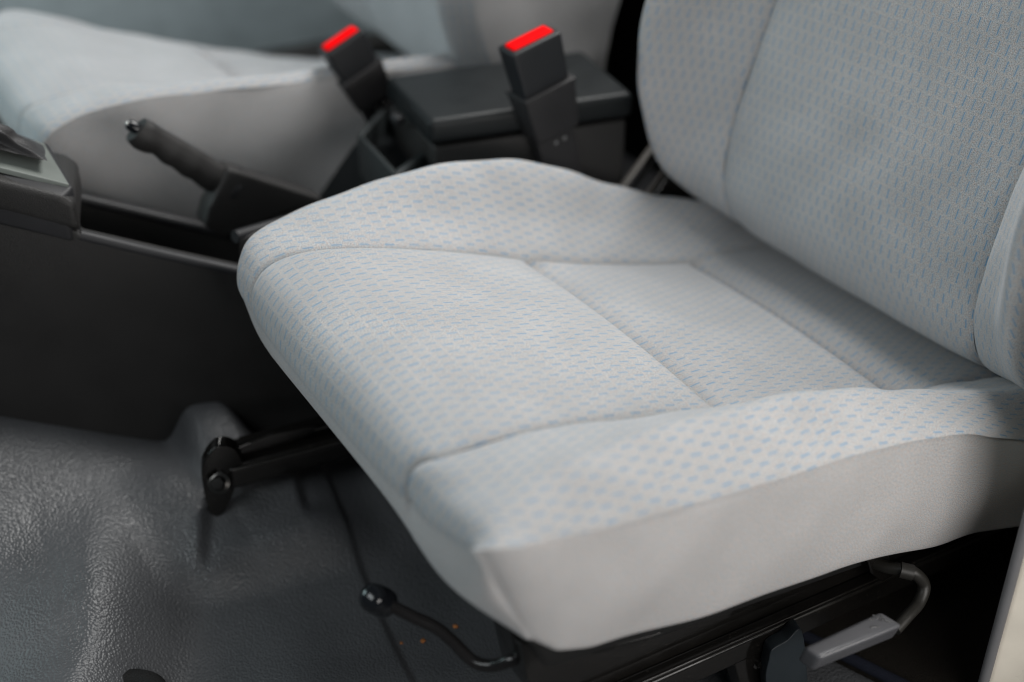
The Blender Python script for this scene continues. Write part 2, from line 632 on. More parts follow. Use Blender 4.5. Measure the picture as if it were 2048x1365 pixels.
def panel(name, net, tr, lr, nt_, nl, mat, parent, up, grooves, wob=0.0, fade=False, **kw):
    """a sewn panel: the stretch of the net, sunk along its sewn edges; grooves = (t0, t1, l0, l1) lists of (depth, length)"""
    t = np.linspace(tr[0], tr[1], nt_)
    l = np.linspace(lr[0], lr[1], nl)
    G = eval_net(net[:, int(lr[0]):int(lr[1]) + 1], t, l - int(lr[0]))
    N_ = normals(G)
    Nf = normals(eval_net(net, t, l))                   # shared with the neighbouring panels, so sewn edges stay closed
    N_ = Nf * np.sign((Nf * N_).sum(-1, keepdims=True) + 1e-9)
    s = np.sign(np.mean(N_ @ np.array(up)))
    N_ = N_ * s
    U, V = arc(G, 0), arc(G, 1)
    off = np.zeros(G.shape[:2])
    k = (1 - np.exp(-np.minimum(V, V[:, -1:] - V) / 0.010)) if fade else 1.0     # cross seams run out at the side seams
    for D, g, f_ in ((U, grooves[0], k), (U[-1:, :] - U, grooves[1], k), (V, grooves[2], 1.0), (V[:, -1:] - V, grooves[3], 1.0)):
        for dep, lam in g:
            off -= dep * np.exp(-D / lam) * f_
    if wob:
        ph = rng.uniform(0, 6.28, 8)
        for k in range(4):
            off += wob * 0.4 * np.sin(U * (24 + 17 * k) + ph[k] + 3 * np.sin(V * 11 + ph[k + 4])) * np.sin(V * (15 + 9 * k) + ph[k + 4])
    G = G + N_ * off[..., None]
    return grid_mesh(name, G, mat, parent, flip=(s < 0), **kw), G


def cushion_rows():
    #      centre           seam                     crest                    edge
    R = [((-.027, .313), (-.027, .178, .319), (-.025, .240, .341), (-.024, .260, .357)),
         ((-.0265, .332), (-.026, .178, .336), (-.021, .244, .353), (-.018, .270, .360)),
         ((-.019, .351), (-.018, .178, .354), (-.011, .248, .364), (-.005, .276, .360)),
         ((0.000, .367), (0.000, .178, .370), (0.008, .249, .374), (0.016, .278, .356)),
         ((0.036, .374), (0.036, .174, .380), (0.042, .250, .382), (0.044, .278, .350)),
         ((0.090, .369), (0.090, .165, .376), (0.090, .250, .391), (0.090, .278, .343)),
         ((0.160, .350), (0.160, .165, .355), (0.160, .250, .397), (0.160, .278, .334)),
         ((0.220, .338), (0.220, .165, .334), (0.220, .250, .398), (0.220, .278, .327)),
         ((0.277, .320), (0.277, .165, .313), (0.277, .250, .392), (0.277, .278, .321)),
         ((0.350, .292), (0.350, .165, .289), (0.350, .250, .370), (0.350, .278, .314)),
         ((0.430, .269), (0.430, .165, .266), (0.430, .250, .330), (0.430, .278, .298)),
         ((0.500, .258), (0.500, .165, .252), (0.500, .250, .298), (0.500, .278, .270)),
         ((0.560, .250), (0.560, .168, .249), (0.560, .250, .278), (0.560, .278, .241)),
         ((0.640, .232), (0.640, .170, .232), (0.640, .248, .250), (0.640, .276, .200))]
    out = []
    for c, s, b, e in R:
        k = 0.45
        m_ = tuple(s[i] * (1 - k) + b[i] * k for i in range(3))
        m_ = (m_[0], m_[1], m_[2] - 0.10 * max(0, b[2] - s[2]))
        out.append((c, s, m_, b, e))
    return out


def build_seat(name, label, off=(0, 0, 0), flat=False):
    r = root(name, (0.28, YC, 0.02), label, 'seat', 'cab seats')
    cr = cushion_rows()
    if flat:                                            # second seat: shallower bolsters, skirt sewn high on the edge
        c2 = []
        for c, s_, m_, b, e in cr:
            bz_ = min(b[2], s_[2] + .012) if c[0] < .09 else .386 - .07 * (c[0] - .09)
            c2.append((c, s_, (m_[0], m_[1], s_[2] * .6 + bz_ * .4), (b[0], b[1], bz_), (b[0] + .003, e[1] - .006, bz_ - .006)))
        cr = c2
    net = full_net(cr)
    if flat:
        for t_ in range(5, 14):
            sz = net[t_, 7, 2] - (.012 if t_ > 5 else .004)
            net[t_, 8:11, 2] = (sz, sz - .006, sz - .03)
    # the seams run slightly skew over the front edge
    for t_, wn_, wf_ in ((0, .150, .205), (1, .150, .205), (2, .152, .203), (3, .163, .195), (4, .172, .180)):
        net[t_, 3, 1], net[t_, 7, 1] = YC - wn_, YC + wf_
        net[t_, 2, 1] = YC - (wn_ * .5 + .248 * .5)
        net[t_, 8, 1] = YC + (wf_ * .5 + .248 * .5)
        net[t_, 4, 1], net[t_, 6, 1] = YC - wn_ * .5, YC + wf_ * .5
    # the inboard front corner is drawn in and rounded
    for t_, ws, wm, wb, (ex, we, ez), (bx_, bz_) in (
            (0, .178, .196, .212, (-.016, .222, .318), (-.024, .326)), (1, .184, .204, .222, (-.010, .236, .330), (-.022, .340)),
            (2, .188, .211, .232, (-.001, .250, .339), (-.014, .354)), (3, .188, .216, .241, (0.016, .264, .343), (0.004, .370)),
            (4, .178, .213, .247, (0.046, .273, .345), (0.040, .381))):
        net[t_, 7, 1], net[t_, 8, 1], net[t_, 9, 1] = YC + ws, YC + wm, YC + wb
        net[t_, 6, 1] = YC + ws * .5
        net[t_, 9, 0], net[t_, 9, 2] = bx_, bz_
        net[t_, 8, 0], net[t_, 8, 2] = (net[t_, 7, 0] + bx_) / 2, net[t_, 7, 2] * .5 + bz_ * .5 + .001
        net[t_, 10] = (ex, YC + we, ez)
    for t_, zn in ((3, .366), (4, .370), (5, .362), (6, .346), (7, .330)):
        net[t_, 3, 2] = zn
        net[t_, 4, 2] = zn * .35 + net[t_, 5, 2] * .65
    net[4, 3, 1] = YC - .167
    if not flat:                                        # the door-side bolster is squashed by getting in and out
        for t_, wc, zc in ((3, .248, .370), (4, .246, .374), (5, .238, .373), (6, .230, .366), (7, .225, .358), (8, .223, .350), (9, .222, .336), (10, .222, .309), (11, .226, .285), (12, .236, .268)):
            net[t_, 1, 1:] = (YC - wc, zc)
            net[t_, 2, 1:] = (YC - (.165 * .45 + wc * .55), net[t_, 3, 2] * .38 + zc * .62)
    fab, knit = M['fabric'], M['knit']
    seamg = [(0.0028, 0.003), (0.0032, 0.016)]
    endg = [(0.030, 0.0036), (0.004, 0.020)]            # a panel rolling down into a cross seam
    risg = [(0.034, 0.032)]             # the next one rising out of it
    o, Gf = panel('cushion_front_panel', net, (0, 8), (3, 7), 170, 90, fab, r, (-.3, 0, 1),
                  ([(0.003, 0.005)], endg, seamg, seamg), uref=100, vref=0.5, fade=True)
    panel('cushion_middle_panel', net, (8, 11), (3, 7), 80, 90, fab, r, (0, 0, 1), (risg, endg, seamg, seamg), vref=0.5, fade=True, uv0=(0.004, 0.003))
    panel('cushion_rear_panel', net, (11, 13), (3, 7), 40, 90, fab, r, (0, 0, 1), (risg, [(0.0, 1)], seamg, seamg), vref=0.5, fade=True, uv0=(0.009, 0.006))
    edge, fronts = {}, {}
    for sd, lr in ((-1, (0, 3)), (1, (7, 10))):
        g_in, g_out = seamg, [(0.002, 0.004)]
        gr = ([(0.003, 0.005)], [(0, 1)], g_out if sd < 0 else g_in, g_in if sd < 0 else g_out)
        o, G = panel('cushion_bolster', net, (0, 13), lr, 240, 44, fab, r, (0, 0, 1), gr, uref=90, vref=0.0 if sd > 0 else 1.0,
                     wob=0.0018, uv0=(0.005, 0.002 * sd))
        edge[sd] = G[:, 0] if sd < 0 else G[:, -1]
        fronts[sd] = G[0]
    # side skirts: plain knit, hanging from the bolster seam, tucked under at the bottom edge
    kx = [0.019, 0.043, 0.075, 0.18, 0.34, 0.42, 0.465, 0.51, 0.59, 0.64]
    kz = [0.252, 0.226, 0.211, 0.192, 0.174, 0.156, 0.142, 0.137, 0.120, 0.105]
    low = {}
    for sd in (-1, 1):
        E = edge[sd]
        n = len(E)
        s = np.linspace(0, 1, n)
        sh_ = 0.060 if flat else 0.043
        bx = E[:, 0] + sh_ * (1 - np.clip((E[:, 0] - E[0, 0]) / 0.12, 0, 1)) ** 1.3
        K = np.stack([bx, YC + sd * (.267 - .004 * np.exp(-(E[:, 0] - E[0, 0]) / .03) if sd < 0 else np.abs(E[:, 1] - YC) - .011), np.interp(bx, kx, kz)], -1)
        kk = np.ones(9) / 9
        K[4:-4, 2] = np.convolve(K[:, 2], kk, 'valid')
        low[sd] = K
        m_ = 34
        f = np.linspace(0, 1, m_)
        G = E[:, None, :] * (1 - f)[None, :, None] + K[:, None, :] * f[None, :, None]
        tap = 1 - np.exp(-np.r_[0, np.cumsum(np.linalg.norm(np.diff(E, axis=0), axis=1))] / 0.09)
        bulge = 0.009 * np.sin(np.pi * np.clip(f, 0, 1)) ** 0.8 - (0.0 if flat else 0.0035) * np.exp(-f * 30)
        G[:, :, 1] += sd * bulge[None, :] * tap[:, None]
        # slack waves in the knit and the rolled bottom edge
        ph = rng.uniform(0, 6.28, 3)
        for k in range(3):
            G[:, :, 1] += 0.0011 * np.sin(G[:, :, 0] * (19 + 13 * k) + ph[k] + 6 * f[None, :]) * tap[:, None]
        G[:, -3:, 1] -= sd * np.array([0.001, 0.004, 0.010])[None, :] * tap[:, None]
        grid_mesh('cushion_side_skirt', G, knit, r, flip=(sd > 0))
    # front skirt between the two corner seams
    t0 = np.concatenate([fronts[-1], Gf[0][1:-1], fronts[1]])
    nfr = len(t0)
    s = (t0[:, 1] - YC) / np.abs(t0[:, 1] - YC).max()
    fx = 0.05 if flat else 0.035
    a_ = np.abs(s)
    c0_, c1_ = low[-1][0], low[1][0]
    near_ = np.clip(-s, 0, 1) ** 9
    far_ = np.clip(s, 0, 1) ** 9
    yy = np.where(s < 0, YC + s * 0.260, YC + s * 0.224)
    en, ef = t0[0], t0[-1]

    def row(cx_, cz_, k_):
        X_ = cx_ * (1 - near_ - far_) + (en[0] * (1 - k_) + c0_[0] * k_) * near_ + (ef[0] * (1 - k_) + c1_[0] * k_) * far_
        Z_ = cz_ * (1 - near_ - far_) + (en[2] * (1 - k_) + c0_[2] * k_) * near_ + (ef[2] * (1 - k_) + c1_[2] * k_) * far_
        Y_ = yy * (1 - near_ - far_) + (en[1] * (1 - k_) + c0_[1] * k_) * near_ + (ef[1] * (1 - k_) + c1_[1] * k_) * far_
        return np.stack([X_, Y_, Z_], -1)
    bump = np.exp(-((s + .72) / .22) ** 2)
    Bm = row(-.020 - .002 * bump, .292 - .004 * bump, .33)
    Dm = row(.002 - .012 * bump, .256 + .004 * bump, .66)
    Lw = row(fx, .215, 1.0)
    f = np.linspace(0, 1, 30)
    G = np.transpose(crom(np.stack([t0, Bm, Dm, Lw]), f * 3), (1, 0, 2)).copy()
    G[:, -2:, 0] += np.array([0.003, 0.012])[None, :]
    grid_mesh('cushion_front_skirt', G, knit, r)
    # dark pan closing the cushion from below
    link_bm('seat_pan', bm_prism([(0.05, YC - .235, .165), (0.62, YC - .235, .100), (0.62, YC + .235, .100), (0.05, YC + .235, .165)],
                                 [(0.03, YC - .245, .225), (0.62, YC - .245, .150), (0.62, YC + .245, .150), (0.03, YC + .245, .225)], 0.01), M['pan'], r)

    # backrest
    B = [((0.665, .228), (0.665, .178, .230), (0.650, .255, .245), (0.690, .285, .250)),
         ((0.612, .243), (0.612, .182, .245), (0.604, .258, .262), (0.640, .288, .275)),
         ((0.575, .275), (0.570, .185, .278), (0.556, .262, .292), (0.592, .291, .305)),
         ((0.556, .325), (0.550, .185, .326), (0.517, .264, .334), (0.556, .293, .340)),
         ((0.558, .382), (0.552, .184, .382), (0.494, .264, .388), (0.535, .294, .392)),
         ((0.573, .444), (0.566, .182, .442), (0.483, .264, .452), (0.528, .294, .455)),
         ((0.595, .514), (0.590, .180, .512), (0.490, .263, .530), (0.540, .293, .530)),
         ((0.640, .655), (0.634, .176, .652), (0.535, .258, .665), (0.588, .288, .665)),
         ((0.690, .800), (0.684, .168, .798), (0.602, .244, .805), (0.655, .272, .800)),
         ((0.728, .890), (0.724, .158, .888), (0.668, .225, .886), (0.715, .250, .880)),
         ((0.775, .918), (0.772, .150, .915), (0.745, .210, .910), (0.765, .232, .900)),
         ((0.830, .890), (0.828, .150, .888), (0.820, .210, .880), (0.820, .230, .870))]
    rows = []
    for c, s_, b, e in B:
        m_ = tuple(s_[i] * 0.52 + b[i] * 0.48 for i in range(3))
        m_ = (m_[0] + 0.10 * (s_[0] - b[0]), m_[1], m_[2])
        rows.append((c, s_, m_, b, e))
    bnet = full_net(rows)
    bg_ = [(0.0025, 0.003), (0.004, 0.018)]
    panel('backrest_center_panel', bnet, (0, 11), (3, 7), 170, 90, fab, r, (-1, 0, .2), ([(0, 1)], [(0, 1)], bg_, bg_), vref=0.5, uref=70, wob=0.0012)
    for sd, lr in ((-1, (0, 3)), (1, (7, 10))):
        g_out = [(0.002, 0.004)]
        o, G = panel('backrest_bolster', bnet, (0, 11), lr, 170, 46, fab, r, (-1, 0, .2),
                     ([(0, 1)], [(0, 1)], g_out if sd < 0 else bg_, bg_ if sd < 0 else g_out), vref=0.0 if sd > 0 else 1.0, uref=70, wob=0.0012)
        E = G[:, 0] if sd < 0 else G[:, -1]
        K = E.copy()
        K[:, 0] = np.maximum(E[:, 0] + 0.01, 0.70 + 0.30 * (E[:, 2] - 0.25)) + 0.02
        K[:, 1] = YC + sd * (np.abs(E[:, 1] - YC) - 0.02)
        f = np.linspace(0, 1, 20)
        S = E[:, None, :] * (1 - f)[None, :, None] + K[:, None, :] * f[None, :, None]
        S[:, :, 1] += sd * 0.010 * np.sin(np.pi * f)[None, :]
        grid_mesh('backrest_side_skirt', S, knit, r, flip=(sd < 0))
    link_bm('backrest_shell', bm_prism([(.69, YC - .262, .235), (.74, YC - .262, .235), (.74, YC + .262, .235), (.69, YC + .262, .235)],
                                       [(.85, YC - .215, .875), (.895, YC - .215, .875), (.895, YC + .215, .875), (.85, YC + .215, .875)], 0.015), M['knit'], r)
    return r


seat = build_seat('driver_seat', 'light grey fabric seat with blue dashes, in focus in the foreground')
pas = build_seat('passenger_seat', 'blurred pale grey seat in the background beyond the centre console', flat=True)
pas.scale = (1, 0.82, 1)
pas.location = Vector(pas.location) + Vector((-0.105, 0.775, 0.038))


def smooth_poly(pts, n=5):
    P_ = np.array([pts[-1]] + list(pts) + list(pts[:2]), float)
    return [tuple(p) for p in crom(P_, np.linspace(1, len(pts) + 1, len(pts) * n, endpoint=False))]


# ------------------------------------------------------------------ seat rails, brackets and levers (parts of the driver seat)
def rail(y, x0, x1, z0, z1):
    """channel section: base, two lips, inner slider"""
    L = x1 - x0
    ang = math.atan2(z1 - z0, L)
    Rm = Matrix.Rotation(-ang, 4, 'Y')
    c = Vector(((x0 + x1) / 2, y, (z0 + z1) / 2))
    parts = []
    for dy, dz, sy, sz in ((0, -.012, .048, .006), (-.0215, -.002, .0085, .026), (.0215, -.002, .0085, .026), (-.017, .011, .012, .004), (.017, .011, .012, .004)):
        parts.append(bm_box(c + Rm @ Vector((0, dy, dz)), (L, sy, sz), min(sy, sz) * .44, 4, Rm))
    return join(parts), join([bm_box(c + Rm @ Vector((0.015, 0, .016)), (L * .985, .020, .026), 0.004, 4, Rm),
                              bm_box(c + Rm @ Vector((0.02, -.008, .040)), (L * .97, .005, .030), 0.0015, 2, Rm)])


# far rail
rb, rs = rail(0.475, -0.062, 0.56, 0.128, 0.090)
far = link_bm('seat_rail', rb, M['metal_black'], seat)
rs.free()
link_bm('rail_slider', bm_box((0.26, 0.475, 0.122), (0.60, 0.020, 0.022), 0.004, 4, Matrix.Rotation(math.atan2(.038, .622), 4, 'Y')), M['metal_black'], far)
ft = ony((430, 985), 0.462)
# folded front foot: sloping tongue, bolt seat, side gusset
fp = smooth_poly([(404, 935), (408, 985), (420, 1028), (442, 1030), (462, 1000), (474, 965), (486, 930), (468, 898), (432, 895)], 4)
gp = [(452, 905), (500, 885), (545, 868), (640, 850), (600, 890), (556, 925), (540, 960), (480, 975)]
foot = join([bm_prism([ony(p, 0.452) for p in fp], [ony(p, 0.452) + [0.004, 0.012, 0.004] for p in fp], 0.002),
             bm_prism([ony(p, 0.462) for p in gp], [ony(p, 0.462) + [0.002, 0.008, 0.0] for p in gp], 0.002)])
link_bm('rail_foot', foot, M['metal_black'], far)
bt = join([bm_lathe([(0, .0115), (.0062, .0112), (.0075, .0095), (.0075, .003)], 6),
           bm_lathe([(.0076, .0045), (.0115, .0035), (.0124, .001), (.0124, -.004), (0, -.004)], 28)])
aim(bt, ony((438, 966), 0.449), (-.35, -.75, .55))
link_bm('bolt', bt, M['bolt'], far)

# near rail
rb, rs = rail(0.035, 0.045, 0.60, 0.104, 0.086)
near = link_bm('seat_rail', rb, M['metal_black'], seat)
link_bm('rail_slider', rs, M['metal_black'], near)
# riser plate between rail and cushion at the front corner
pl = [(1042, 1288), (1098, 1300), (1200, 1300), (1310, 1270), (1330, 1262), (1190, 1345), (1110, 1400), (1060, 1392)]
link_bm('riser_plate', bm_prism([ony(p, 0.012) for p in pl], [ony(p, 0.012) + [0, 0.006, 0] for p in pl], 0.002), M['metal_black'], near)
pl = [(1036, 1286), (1060, 1390), (1085, 1395), (1098, 1300)]
link_bm('riser_end', bm_prism([ony(p, 0.020) for p in pl], [ony(p, 0.020) + [0.002, 0.05, 0] for p in pl], 0.002), M['metal_black'], near)
# near foot: folded steel leg with a smooth plastic cover
pl = [(1462, 1300), (1500, 1290), (1528, 1300), (1532, 1330), (1524, 1370), (1550, 1440), (1500, 1440), (1474, 1350)]
link_bm('rail_foot', bm_prism([ony(p, 0.010) for p in pl], [ony(p, 0.010) + [0.0, 0.020, 0] for p in pl], 0.003), M['metal_black'], near)
pl = smooth_poly([(1538, 1322), (1545, 1300), (1575, 1282), (1604, 1262), (1616, 1365), (1620, 1450), (1552, 1450), (1532, 1365)], 4)
link_bm('foot_cover', bm_prism([ony(p, -0.005) for p in pl], [ony(p, -0.005) + [0.004, 0.014, 0] for p in pl], 0.004), M['bracket'], near)
bt = bm_lathe([(0, .006), (.0035, .006), (.0045, .004), (.0045, .001), (.007, 0.0005), (.007, -.002), (0, -.002)], 16)
aim(bt, ony((1518, 1325), 0.010), (-.2, -1, .25))
link_bm('bolt', bt, M['metal_black'], near)

# slide lever with ball-ended knob in front of the cushion
path = [ony((782, 1212), 0.118), ony((830, 1236), 0.104), ony((872, 1256), 0.092), ony((908, 1286), 0.078), ony((945, 1322), 0.062),
        ony((985, 1332), 0.048), ony((1030, 1318), 0.036), ony((1085, 1300), 0.034)]
lev = link_bm('slide_lever', bm_tube(path, 0.0054, 18, 8), M['tube'], seat)
kd = ony((722, 1184), 0.106) - ony((790, 1216), 0.118)
kb = bm_lathe([(0, .017), (.006, .0165), (.0105, .0145), (.0135, .011), (.0148, .006), (.0150, 0), (.0146, -.004), (.0152, -.005), (.0152, -.018),
               (.0135, -.021), (.008, -.022), (0, -.022)], 32)
kb.transform(Matrix.Scale(0.82, 4))
aim(kb, ony((752, 1199), 0.124), kd)
link_bm('knob', kb, M['knob'], lev)

# height lever: cranked tube with flat grip and raised icon
path = [ony((1735, 1120), 0.010), ony((1775, 1135), -0.010), ony((1822, 1143), -0.028), ony((1848, 1170), -0.036), ony((1838, 1205), -0.042),
        ony((1815, 1232), -0.048), ony((1790, 1260), -0.052)]
hl = link_bm('height_lever', bm_tube(path, 0.0058, 18, 8), M['satin'], seat)
link_bm('collar', bm_tube([ony((1800, 1140), -0.022), ony((1826, 1146), -0.030)], 0.0074, 20, 3), M['satin'], hl)
link_bm('pivot_bracket', bm_prism([ony(p, 0.0) for p in ((1735, 1120), (1780, 1112), (1790, 1150), (1765, 1165), (1745, 1150))],
                                  [ony(p, 0.0) + [0, 0.02, 0] for p in ((1735, 1120), (1780, 1112), (1790, 1150), (1765, 1165), (1745, 1150))], 0.002), M['metal_black'], hl)
HZ = 0.160
g0, g1, g2, g3 = (onz(p, HZ) for p in ((1608, 1294), (1640, 1318), (1808, 1250), (1762, 1222)))
gq = [g0, g1, g2, g3]
dn = np.array([0.004, 0.010, -0.026])
grip = bm_prism([p + dn for p in gq], gq, 0.0050, 5)
gr = link_bm('grip', grip, M['lever'], hl)


ic = []
for pts_, rad in ((((748, 668), (785, 672)), .0013), (((780, 632), (800, 645)), .0012), (((840, 634), (856, 645)), .0012),
                  (((806, 660), (830, 655), (838, 684)), .0009), (((846, 652), (868, 662), (852, 678)), .0012),
                  (((880, 680), (934, 696)), .0014), (((760, 736), (800, 730), (838, 734)), .0015)):
    q_ = [onz((1560 + a / 4.197, 1080 + b / 4.197), HZ) + [0, 0, .0002] for a, b in pts_]
    ic.append(bm_tube([p_ - [0, 0, .0006] for p_ in q_], rad * .85, 10, 4))
link_bm('raised_icon', join(ic), M['icon'], hl)

# recliner hardware showing between cushion and backrest on the inboard side
rc = link_bm('recliner_bracket', bm_prism([(0.50, 0.535, .18), (0.62, 0.535, .15), (0.66, 0.535, .34), (0.60, 0.535, .36), (0.53, 0.535, .27)],
                                          [(0.50, 0.548, .18), (0.62, 0.548, .15), (0.66, 0.548, .34), (0.60, 0.548, .36), (0.53, 0.548, .27)], 0.003), M['metal_black'], seat)
for p, q, yy, rad, mt in (((1255, 360), (1300, 300), 0.552, 0.005, 'dull_steel'), ((1310, 372), (1345, 325), 0.549, 0.0055, 'dull_steel'), ((1270, 372), (1310, 318), 0.552, 0.004, 'metal_black')):
    a, b = ony(p, yy), ony(q, yy)
    e = (b - a) * 0.6
    link_bm('recliner_link', bm_tube([a - e, a, b, b + e], rad, 10, 3, squash=(1, .5)), M[mt], rc)

# ------------------------------------------------------------------ centre console
PN = np.array([0.28, 1.0, 0.0])
PD = 0.60 - 0.28 * 0.15


def onf(p, off=0.0):
    """pixel on the console's near face, pushed in by off metres"""
    r = ray(p)
    k = (PD + off * np.linalg.norm(PN) - CAM @ PN) / (r @ PN)
    return CAM + r * k


IN = np.array([0.28, 1.0, 0.0]) / np.linalg.norm(PN)
con = root('center_console', (-0.10, 0.70, 0.05), 'black plastic centre console with open tray between the two seats', 'console')
ledge = [onf((165, 474)), onf((330, 512)), onf((505, 550)), onf((700, 592)) + [0, 0, 0.0]]
botz = 0.0
side = [onf((-420, 335)), onf((-150, 390)), onf((0, 428)), onf((150, 462))] + ledge
lowr = [np.array([p[0], p[1], botz]) for p in (side[-1], side[0])]
poly = side + lowr
link_bm('side_panel', bm_prism([p for p in poly], [p + IN * 0.022 for p in poly], 0.003), M['console'], con)
# rounded ledge along the tray edge
link_bm('tray_rim', bm_tube([onf((160, 472), .006), onf((330, 512), .006), onf((505, 550), .006), onf((640, 578), .006)], 0.0065, 12, 4), M['console_top'], con)
# raised block around the shifter
blk = [(-420, 215), (-150, 322), (0, 362), (122, 392), (150, 408), (161, 466), (120, 455), (0, 424), (-150, 386), (-420, 331)]
bl = [onf(p, -0.004) for p in blk]
block = link_bm('shifter_block', bm_prism(bl, [p + IN * 0.11 for p in bl], 0.010, 4), M['console'], con)
bz = [onf((-300, 262), .012), onf((0, 338), .012), onf((138, 372), .012), onf((88, 290), .085), onf((0, 262), .095), onf((-300, 190), .10)]
upn = np.array([0.35, 0, 0.94])
link_bm('shifter_bezel', bm_prism([p - upn * 0.004 for p in bz], [p + upn * 0.0015 for p in bz], 0.001), M['bezel'], con)


sh = [onf((-300, 285), -.003), onf((0, 362), -.003), onf((126, 394), -.003), bz[2] + [.004, 0, 0], bz[3] + [.006, .004, 0], bz[4] + [0, .004, 0], bz[5] + [0, .004, 0]]
link_bm('shifter_shoulder', bm_prism([p - [0, 0, .05] for p in sh], [p - upn * .001 for p in sh], 0.004), M['console_top'], con)


def boot_mesh():
    """gathered leather boot: rounded square at the base narrowing to the lever, with folds"""
    c = onf((-60, 290), .05)
    base = [onf((-190, 268), .022), onf((0, 312), .022), onf((92, 334), .022), onf((84, 302), .075), onf((0, 268), .09), onf((-190, 215), .09)]
    n = 96
    P_ = np.array(base + [base[0]])
    d = np.r_[0, np.cumsum(np.linalg.norm(np.diff(P_, axis=0), axis=1))]
    ring0 = np.stack([np.interp(np.linspace(0, d[-1], n, endpoint=False), d, P_[:, k]) for k in range(3)], -1)
    cen = ring0.mean(0)
    apex = cen + np.array([-0.075, 0, 0.105])
    rows = 26
    vs, fs = [], []
    for i in range(rows):
        f = i / (rows - 1)
        g = 1 - 0.86 * f ** 0.85
        for k in range(n):
            p = cen + (ring0[k] - cen) * g
            p = p + (apex - cen) * f ** 1.15
            th = 2 * math.pi * k / n
            fold = 0.006 * math.sin(th * 7 + 5 * f + 1.5 * math.sin(th * 3)) * math.sin(math.pi * min(1, f * 1.2 + .04)) + 0.003 * math.sin(f * 40 + 3 * math.sin(th * 2))* math.sin(math.pi * f)
            out = p - (cen + (apex - cen) * f ** 1.15)
            out[2] = 0
            nn = np.linalg.norm(out) + 1e-9
            p = p + out / nn * fold
            vs.append(p + upn * 0.006)
    for i in range(rows - 1):
        for k in range(n):
            fs.append((i * n + k, i * n + (k + 1) % n, (i + 1) * n + (k + 1) % n, (i + 1) * n + k))
    fs.append([(rows - 1) * n + k for k in range(n)])
    link('shifter_boot', vs, fs, M['boot'], con)


boot_mesh()
# tray: floor, inner wall and its rounded rim on the far side
f1, f2 = onf((160, 398), .165), onf((560, 492), .165)
n1, n2 = onf((150, 462), .02), onf((640, 580), .02)
link_bm('tray_floor', bm_prism([n1 - [0, 0, .10], n2 - [0, 0, .06], f2 - [0, 0, .06], f1 - [0, 0, .10]],
                               [n1 - [0, 0, .09], n2 - [0, 0, .05], f2 - [0, 0, .05], f1 - [0, 0, .09]], 0.002), M['console'], con)
fw = [f1 + (f1 - f2) * .3, f2, f2 - [0, 0, .3], f1 + (f1 - f2) * .3 - [0, 0, .3]]
link_bm('inner_wall', bm_prism(fw, [p + IN * 0.02 for p in fw], 0.003), M['console'], con)
link_bm('tray_rim', bm_tube([f1, (f1 + f2) / 2, f2], 0.006, 12, 4), M['console_top'], con)
# crossing rim at the back of the tray
link_bm('tray_rim', bm_tube([onf((470, 474), .05), onf((560, 448), .085), onf((680, 415), .12)], 0.007, 12, 4), M['console_top'], con)
rw = [onf((478, 480), .04), onf((700, 420), .12), onf((700, 620), .12), onf((478, 700), .02)]
link_bm('rear_wall', bm_prism(rw, [p + np.array([.02, .01, 0]) for p in rw], 0.003), M['console'], con)

# ------------------------------------------------------------------ handbrake
HY = 0.70
hb = root('handbrake_lever', ony((520, 440), HY), 'black handbrake lever with ribbed grip and silver button, raised', 'handbrake')
ga, gb = ony((272, 262), HY), ony((462, 372), HY)
ts = np.linspace(0, 1, 15)
prof = [q_ * .92 for q_ in [.0150, .0168, .0162, .0145, .0150, .0162, .0156, .0162, .0170, .0164, .0170, .0178, .0174, .0182, .0186]]
link_bm('grip', bm_tube([ga + (gb - ga) * t + np.array([-.5, 0, -.86]) * (q_ - .0155) * .9 for t, q_ in zip(ts, prof)], prof, 24, 3, squash=(.82, 1.12)), M['console'], hb)
link_bm('collar', bm_tube([gb - (gb - ga) * .02, gb + (gb - ga) * .03], 0.0205, 24, 3, squash=(.85, 1.15)), M['console_top'], hb)
hd = (ga - gb) / np.linalg.norm(ga - gb)
bt = bm_lathe([(0, .010), (.004, .0095), (.0062, .007), (.0066, -.004), (0, -.004)], 20)
aim(bt, ga + hd * 0.001 + np.array([0, 0, .003]), hd)
link_bm('button', bt, M['knob'], hb)
bt = bm_lathe([(0, .0012), (.0022, .0009), (.0026, -.001), (0, -.001)], 14)
aim(bt, ga + hd * 0.011 + np.array([0, 0, .003]), hd)
link_bm('button_insert', bt, M['steel'], hb)
sl = [(457, 336), (480, 344), (640, 394), (655, 408), (570, 432), (505, 458), (450, 480), (408, 452), (418, 414)]
link_bm('lever_shroud', bm_prism([ony(p, HY - .016) for p in sl], [ony(p, HY - .016) + [0, .032, 0] for p in sl], 0.008, 4), M['console'], hb)

# ------------------------------------------------------------------ storage box behind the handbrake
LZ = 0.405
box = root('storage_box', (0.42, 0.72, 0.05), 'black armrest storage box with closed lid and open front pocket', 'storage box')
lt = [onz(p, LZ) for p in ((858, 243), (1268, 186), (1165, 100), (772, 152))]
cen = sum(lt) / 4
lid = link_bm('lid', bm_prism([p - [0, 0, .030] for p in lt], lt, 0.009, 4), M['lid'], box)
body = [cen + (p - cen) * 0.95 for p in lt]
bm_ = bm_prism([np.array([p[0], p[1], 0.02]) for p in body], [np.array([p[0], p[1], LZ - .034]) for p in body], 0.004)
bd = link_bm('body', bm_, M['console'], box)
